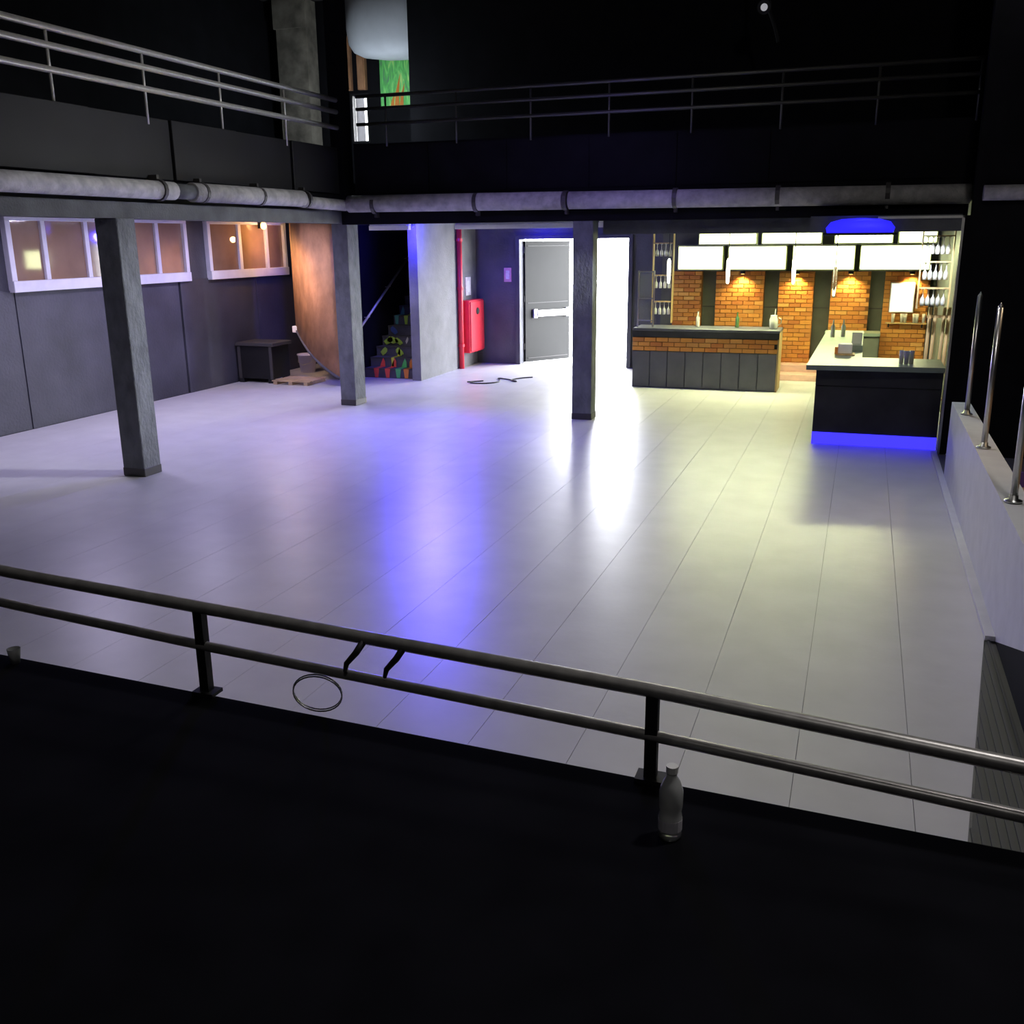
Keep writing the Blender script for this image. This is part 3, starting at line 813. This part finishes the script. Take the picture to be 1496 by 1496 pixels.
# things on the counters
def bottle_mesh(m, h=0.28, r=0.035):
    return MB().lathe([(r*0.9, 0), (r, 0.01), (r, h*0.6), (r*0.4, h*0.75), (r*0.33, h*0.97), (r*0.4, h)], (0, 0, 0), 12).mesh('bottle', m, True)
bm1 = bottle_mesh(M_tumb); bm2 = bottle_mesh(M_grn)
for (x, y, z, me, l) in ((-2.86, 18.6, 1.10, bm1, 'slim pale bottle on the tiled counter, left of the pair'),
                         (-2.14, 18.6, 1.10, bm2, 'dark green bottle on the tiled counter, right of the pair'),
                         (-0.42, 17.2, 1.095, bm1, 'pale bottle at the far end of the grey green counter, left one'),
                         (-0.26, 17.3, 1.095, bm1, 'pale bottle at the far end of the grey green counter, right one')):
    tag(link('bottle', me, None, (x, y, z)), l, 'bottle', 'bottles on the bar counters')
jug = thing('glass_jug', 'bright glass jug with a straw at the right end of the tiled counter', 'jug', (-1.48, 18.5, 1.10))
MB().lathe([(0.06, 0), (0.075, 0.02), (0.08, 0.16), (0.06, 0.22), (0.065, 0.24)], (-1.48, 18.5, 1.10), 14).build('body', M_tumb, jug, smooth=True)
MB().tube([(-1.48, 18.5, 1.12), (-1.46, 18.5, 1.45)], 0.008, 6).build('straw', M_white, jug)
MB().tube([(-1.40, 18.5, 1.30), (-1.35, 18.5, 1.27), (-1.35, 18.5, 1.20), (-1.405, 18.5, 1.16)], 0.01, 6).build('handle', M_tumb, jug)
nb = thing('napkin_holder', 'bright white napkin holder on the grey green counter', 'holder', (-0.2, 14.6, 1.095))
MB().box(-0.30, -0.04, 14.5, 14.75, 1.095, 1.115).build('base', M_wood, nb)
MB().box(-0.27, -0.08, 14.55, 14.70, 1.115, 1.25).build('napkins', M_white, nb, bevel=0.01)
MB().box(-0.31, -0.27, 14.5, 14.75, 1.115, 1.21).build('side_plate', PAINT['orange'], nb)
tr = thing('till', 'pale low till box at the inner edge of the grey green counter', 'till', (0.03, 15.3, 1.095))
MB().box(-0.12, 0.06, 15.1, 15.5, 1.095, 1.18).build('body', M_top, tr, bevel=0.006)
MB().box(-0.10, 0.04, 15.35, 15.40, 1.18, 1.34).build('display', M_tumb, tr)
for i, (x, y) in enumerate(((0.54, 13.75), (0.60, 13.70), (0.66, 13.76))):
    o = link('tumbler', tum, None, (x, y, 1.095))
    tag(o, 'clear tumbler in a cluster of three on the front counter, %s' % ('left one', 'middle one', 'right one')[i], 'glass', 'tumblers on the front counter')

# glowing dome put in for the blue light falling on the bar header
light('counter_fill_spot', 'SPOT', (0.1, 13.75, 2.7), 50, (1.0, 0.95, 0.78), (0.0, 14.4, 1.1), 0.06, spot=70, blend=0.7)  # unseen spot added to brighten the napkins and tumblers
bl = thing('blue_glow', 'wide blue dome glowing as blue light on the header above the front counter', 'lamp', (-0.1, 13.33, 2.82))
def scaled(me_builder, prof, name, m, parent, sc, k=20):
    o = me_builder.lathe(prof, (0, 0, 0), k).build(name, m, None, smooth=True)
    o.parent = parent; o.scale = sc
    return o
scaled(MB(), [(0.19, -0.11), (0.20, -0.105), (0.20, -0.085), (0.19, -0.08)], 'housing', M_blackm, bl, (2.2, 0.5, 1.0))
scaled(MB(), [(0.175, -0.10), (0.185, -0.02), (0.16, 0.05), (0.10, 0.085), (0.02, 0.095)], 'lens', M_blueglow, bl, (2.2, 0.5, 1.0))
light('blue_bar_lamp', 'SPOT', (-0.1, 13.2, 2.68), 25, BLUE, (-0.4, 12.6, 0), 0.1, spot=120, blend=1.0)

M_bluelens2 = mat('bright_blue_lens', (0.02, 0.02, 0.3), 0.4, emit=(0.006, 0.004, 1.0), estr=8.0)
bp2 = thing('blue_glow', 'small blue lamp at the head of the grey plaster partition', 'lamp', (-8.26, 17.7, 2.95))
MB().box(-8.34, -8.18, 17.66, 17.79, 2.98, 3.14).build('housing', M_blackm, bp2, bevel=0.01)
MB().lathe([(0.05, 0.0), (0.07, 0.02), (0.07, 0.06)], (-8.26, 17.72, 2.925), 14).build('lens', M_bluelens2, bp2, smooth=True)
# ================================================================== RIGHT: half wall and side stage
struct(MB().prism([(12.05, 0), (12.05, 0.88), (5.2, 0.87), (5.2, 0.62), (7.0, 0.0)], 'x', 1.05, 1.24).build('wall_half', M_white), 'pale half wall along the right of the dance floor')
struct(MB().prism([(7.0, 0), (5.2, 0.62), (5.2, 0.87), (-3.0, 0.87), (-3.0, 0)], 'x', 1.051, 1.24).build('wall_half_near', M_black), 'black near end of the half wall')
struct(MB().box(0.985, 1.05, 7.0, 13.4, 0.0, 0.035).build('trim_5', M_white), 'pale strip at the foot of the half wall')
po = thing('rail_post', 'bright steel post on the half wall, farthest of three', 'post', (1.13, 11.2, 0.88), 'steel posts on the half wall')
MB().tube([(0, 0, 0.0), (0, 0, 1.22)], 0.026, 12).build('tube', M_post, po, smooth=True)
MB().lathe([(0.06, 0), (0.06, 0.012), (0.032, 0.02), (0.03, 0.05)], (0, 0, 0), 14).build('foot', M_post, po, smooth=True)
MB().lathe([(0.026, 0), (0.018, 0.015), (0.006, 0.035), (0.002, 0.045)], (0, 0, 1.22), 12).build('tip', M_post, po, smooth=True)
for ch in po.children:
    ch.matrix_parent_inverse = Matrix.Identity(4)
copy_tree(po, (1.12, 9.42, 0.88), 'bright steel post on the half wall, middle of three')
copy_tree(po, (1.12, 7.48, 0.88), 'bright steel post on the half wall, nearest of three')
ss = thing('side_stage', 'low tan boarded stage beyond the half wall', 'stage', (2, 9, 0))
for i in range(12):
    MB().box(1.26+i*0.3, 1.555+i*0.3, 7.2, 10.7, 0.20, 0.25).build('board', M_orangefloor, ss)
MB().box(1.26, 4.9, 7.2, 10.7, 0, 0.20).build('base', M_black, ss)
MB().box(1.26, 4.9, 10.7, 10.76, 0, 0.40).build('upstand', mat('violet_lit_upstand', (0.12, 0.06, 0.30), 0.5), ss)  # violet light on the stage's far edge put into the colour

# ================================================================== LEFT FLOOR ITEMS
cs = thing('flight_case', 'black box case with feet standing against the left wall', 'case', (-11.2, 16.9, 0))
MB().box(-11.62, -10.85, 16.68, 17.30, 0.08, 0.72).build('body', M_blackm, cs, bevel=0.01)
MB().box(-11.66, -10.80, 16.64, 17.34, 0.72, 0.79).build('lid', M_greym, cs, bevel=0.01)
for (x, y) in ((-11.58, 16.72), (-10.92, 16.72), (-11.58, 17.24), (-10.92, 17.24)):
    MB().box(x-0.05, x+0.05, y-0.05, y+0.05, 0, 0.08).build('foot', M_blackm, cs)
for x in (-11.62, -10.90):
    MB().box(x-0.01, x+0.05, 16.665, 16.70, 0.08, 0.72).build('corner_strip', M_greym, cs)
bu = thing('bucket', 'white plastic bucket under the ochre stair side', 'bucket', (-11.1, 18.4, 0))
MB().lathe([(0.15, 0), (0.20, 0.36), (0.215, 0.36), (0.215, 0.39), (0.19, 0.39), (0.14, 0.02)], (-11.10, 18.4, 0), 18).build('pail', M_bucket, bu, smooth=True)
MB().tube([(-11.31, 18.4, 0.36), (-11.25, 18.28, 0.22), (-11.1, 18.2, 0.17), (-10.95, 18.28, 0.22), (-10.89, 18.4, 0.36)], 0.006, 6).build('handle', M_steel, bu)
pa = thing('pallet', 'low slatted wooden pallet on the lit floor', 'pallet', (-10.5, 16.9, 0))
for i in range(3):
    MB().box(-10.78+i*0.34, -10.70+i*0.34, 16.55, 17.25, 0, 0.06).build('bearer', M_pallet, pa)
for i in range(5):
    MB().box(-10.82, -9.98, 16.56+i*0.14, 16.66+i*0.14, 0.06, 0.08).build('slat', M_pallet, pa)
ca = MB()
pts = []
for i in range(60):
    t = i/59
    pts.append((-7.2+1.0*t+0.16*math.sin(t*19), 17.7+0.9*t+0.28*math.sin(t*13+0.5), 0.012))
tag(ca.tube(pts, 0.012, 6).build('cable', M_cable, smooth=True), 'thin dark cable lying in loops on the lobby floor', 'cable')

# ================================================================== UPPER LANDING
gp = thing('plaster_pier', 'mottled grey plaster pier left of the black upper column', 'pier', (-11.1, 18.8, 3.3))
MB().box(-11.42, -10.75, 18.55, 18.97, 3.36, 7.28).build('shaft', M_greyp, gp)
MB().box(-11.45, -10.72, 18.5, 18.56, 6.75, 7.28).build('cap', M_greyp, gp)
for (x0, x1, l) in ((-10.20, -9.98, 'left'), (-9.83, -9.66, 'right')):
    t = thing('timber_post', 'warm brown timber post above the bright window, %s one' % l, 'post', (x0, 18.9, 3.4), 'timber posts on the upper landing')
    MB().box(x0, x1, 18.86, 18.96, 5.60, 6.6).build('upper_board', M_brown, t)
    MB().box(x0+0.02, x1-0.02, 18.84, 18.86, 5.62, 6.58).build('facing', M_brown, t)
mu = thing('mural', 'green swirling mural with an orange flame on the upper wall', 'mural', (-9.0, 18.95, 5.2))
MB().box(-9.37, -8.55, 18.94, 18.99, 5.22, 6.45).build('panel', M_mural, mu)
for (xc, w_, h_) in ((-9.02, 0.10, 0.62), (-8.92, 0.09, 0.45), (-9.12, 0.08, 0.30)):
    MB().prism([(xc-w_*0.5, 5.23), (xc+w_*0.5, 5.23), (xc+w_*0.55, 5.23+h_*0.4), (xc+w_*0.9, 5.23+h_), (xc-w_*0.1, 5.23+h_*0.5)], 'y', 18.932, 18.94).build('flame_stroke', PAINT['orange'], mu)
so = thing('round_soffit', 'pale rounded plaster soffit over the upper landing', 'soffit', (-9.3, 18.2, 6.1))
sm = MB().lathe([(0.02, 0.0), (0.45, 0.02), (0.85, 0.08), (1.05, 0.17), (1.16, 0.32), (1.20, 0.60), (1.20, 1.2)], (0, 0, 0), 40).build('bowl', M_soffit, None, smooth=True)
b_ = bmesh.new(); b_.from_mesh(sm.data)
bmesh.ops.bisect_plane(b_, geom=b_.verts[:]+b_.edges[:]+b_.faces[:], plane_co=(0.29, 0, 0), plane_no=(1, 0, 0), clear_outer=True)
b_.to_mesh(sm.data); b_.free()
sm.parent = so; sm.scale = (1.0, 0.38, 1.0)
so.location = (-8.60, 18.48, 6.02)
# stage light hanging from the ceiling
sl = thing('stage_lamp', 'small stage lamp with a pale lens hanging from the ceiling', 'lamp', (-1.67, 16.0, 5.8))
MB().tube([(-1.67, 16, 6.05), (-1.67, 16, 7.3)], 0.02, 8).build('stem', M_blackm, sl)
MB().tube([(-1.67, 16.1, 5.98), (-1.67, 15.82, 5.88)], [0.07, 0.10], 14).build('can', M_blackm, sl, smooth=True)
MB().tube([(-1.67, 15.818, 5.879), (-1.67, 15.806, 5.875)], 0.05, 14).build('lens', mat('faint_lens', (0.7, 0.7, 0.7), 0.3, emit=(0.8, 0.8, 0.85), estr=0.35), sl)
MB().tube([(-1.60, 15.95, 5.85), (-1.5, 15.9, 5.6), (-1.45, 15.9, 5.42)], 0.03, 8).build('yoke_arm', M_blackm, sl)

# ================================================================== FOREGROUND DECK
dk = thing('stage_deck', 'black stage deck in the foreground with a bare black front', 'stage', (-1.2, 0.5, 0))
MB().prism([(-6.0, -3.1), (4.8, -3.1), (4.8, 2.19), (0.36, 2.37), (-2.89, 2.51), (-6.0, 2.64)], 'z', 1.13, 1.25).build('deck', M_dark, dk)
MB().prism([(-6.0, -3.1), (0.98, -3.1), (0.98, 2.26), (0.36, 2.28), (-2.89, 2.42), (-6.0, 2.55)], 'z', 0.0, 1.13).build('front', M_dark, dk)
rr = thing('stage_rail', 'low dark steel rail with two bars along the stage edge', 'railing', (-0.45, 2.45, 1.25))
def ry(x): return 2.41 - 0.046*(x+0.44)
MB().tube([(-5.0, ry(-5.0), 1.66), (-2.76, ry(-2.76), 1.575), (-1.93, ry(-1.93), 1.555), (-0.45, ry(-0.45), 1.52), (0.47, ry(0.47), 1.475), (2.0, ry(2.0), 1.40)], 0.021, 14).build('top_bar', M_rail, rr, smooth=True)
MB().tube([(-5.0, ry(-5.0), 1.55), (-2.78, ry(-2.78), 1.45), (-1.93, ry(-1.93), 1.42), (-0.45, ry(-0.45), 1.385), (0.48, ry(0.48), 1.345), (2.0, ry(2.0), 1.27)], 0.017, 14).build('middle_bar', M_rail, rr, smooth=True)
for x in (-3.5, -1.96, -0.45, 1.05):
    zt = 1.55 - 0.022*(x+1.93)
    MB().box(x-0.017, x+0.017, ry(x)-0.015, ry(x)+0.015, 1.25, zt).build('post', M_blackm, rr)
    MB().box(x-0.04, x+0.04, ry(x)-0.03, ry(x)+0.03, 1.25, 1.262).build('foot_plate', M_blackm, rr)
bo = thing('water_bottle', 'small clear plastic bottle standing on the stage deck beside the rail post', 'bottle', (-0.35, 2.16, 1.25))
MB().lathe([(0.026, 0), (0.030, 0.008), (0.030, 0.06), (0.027, 0.075), (0.030, 0.09), (0.030, 0.13), (0.022, 0.155), (0.013, 0.17), (0.013, 0.182)], (-0.35, 2.16, 1.25), 18).build('body', M_bottle, bo, smooth=True)
MB().lathe([(0.015, 0), (0.015, 0.018)], (-0.35, 2.16, 1.43), 14).build('cap', M_white, bo)
MB().lathe([(0.0305, 0), (0.0305, 0.03)], (-0.35, 2.16, 1.275), 18).build('label_band', M_signwhite, bo)
ring = []
for i in range(28):
    a = 2*math.pi*i/28
    ring.append((-1.535+0.088*math.cos(a), 2.475-0.012*math.sin(a), 1.32+0.066*math.sin(a)+0.012*math.cos(a)))
rc = thing('wire_coil', 'thin shiny wire coil leaning on the stage rail', 'coil', (-1.535, 2.47, 1.25))
MB().tube(ring, 0.0026, 6, True).build('loop', M_wire, rc, smooth=True)
MB().tube([(p[0]+0.003, p[1]-0.006, p[2]-0.004) for p in ring], 0.0026, 6, True).build('loop', M_wire, rc, smooth=True)
for (x, l) in ((-1.225, 'right one'), (-1.36, 'left one')):
    tag(MB().tube([(x+0.02, 2.44, 1.535), (x, 2.425, 1.50), (x-0.035, 2.425, 1.46), (x-0.045, 2.43, 1.43)], [0.012, 0.011, 0.009, 0.006], 8).build('cable_tie', M_cable, smooth=True),
        'short dark strap hanging between the stage rail bars, %s' % l, 'strap', 'straps on the stage rail')
for (x, l) in ((-2.88, 'left one'), (-2.77, 'right one')):
    t = MB().lathe([(0.016, 0), (0.024, 0.055), (0.021, 0.055), (0.013, 0.005)], (x, 2.47, 1.25), 12).build('plastic_cup', M_bottle, smooth=True)
    tag(t, 'small clear cup on the stage edge at far left, %s' % l, 'cup', 'cups on the stage edge')
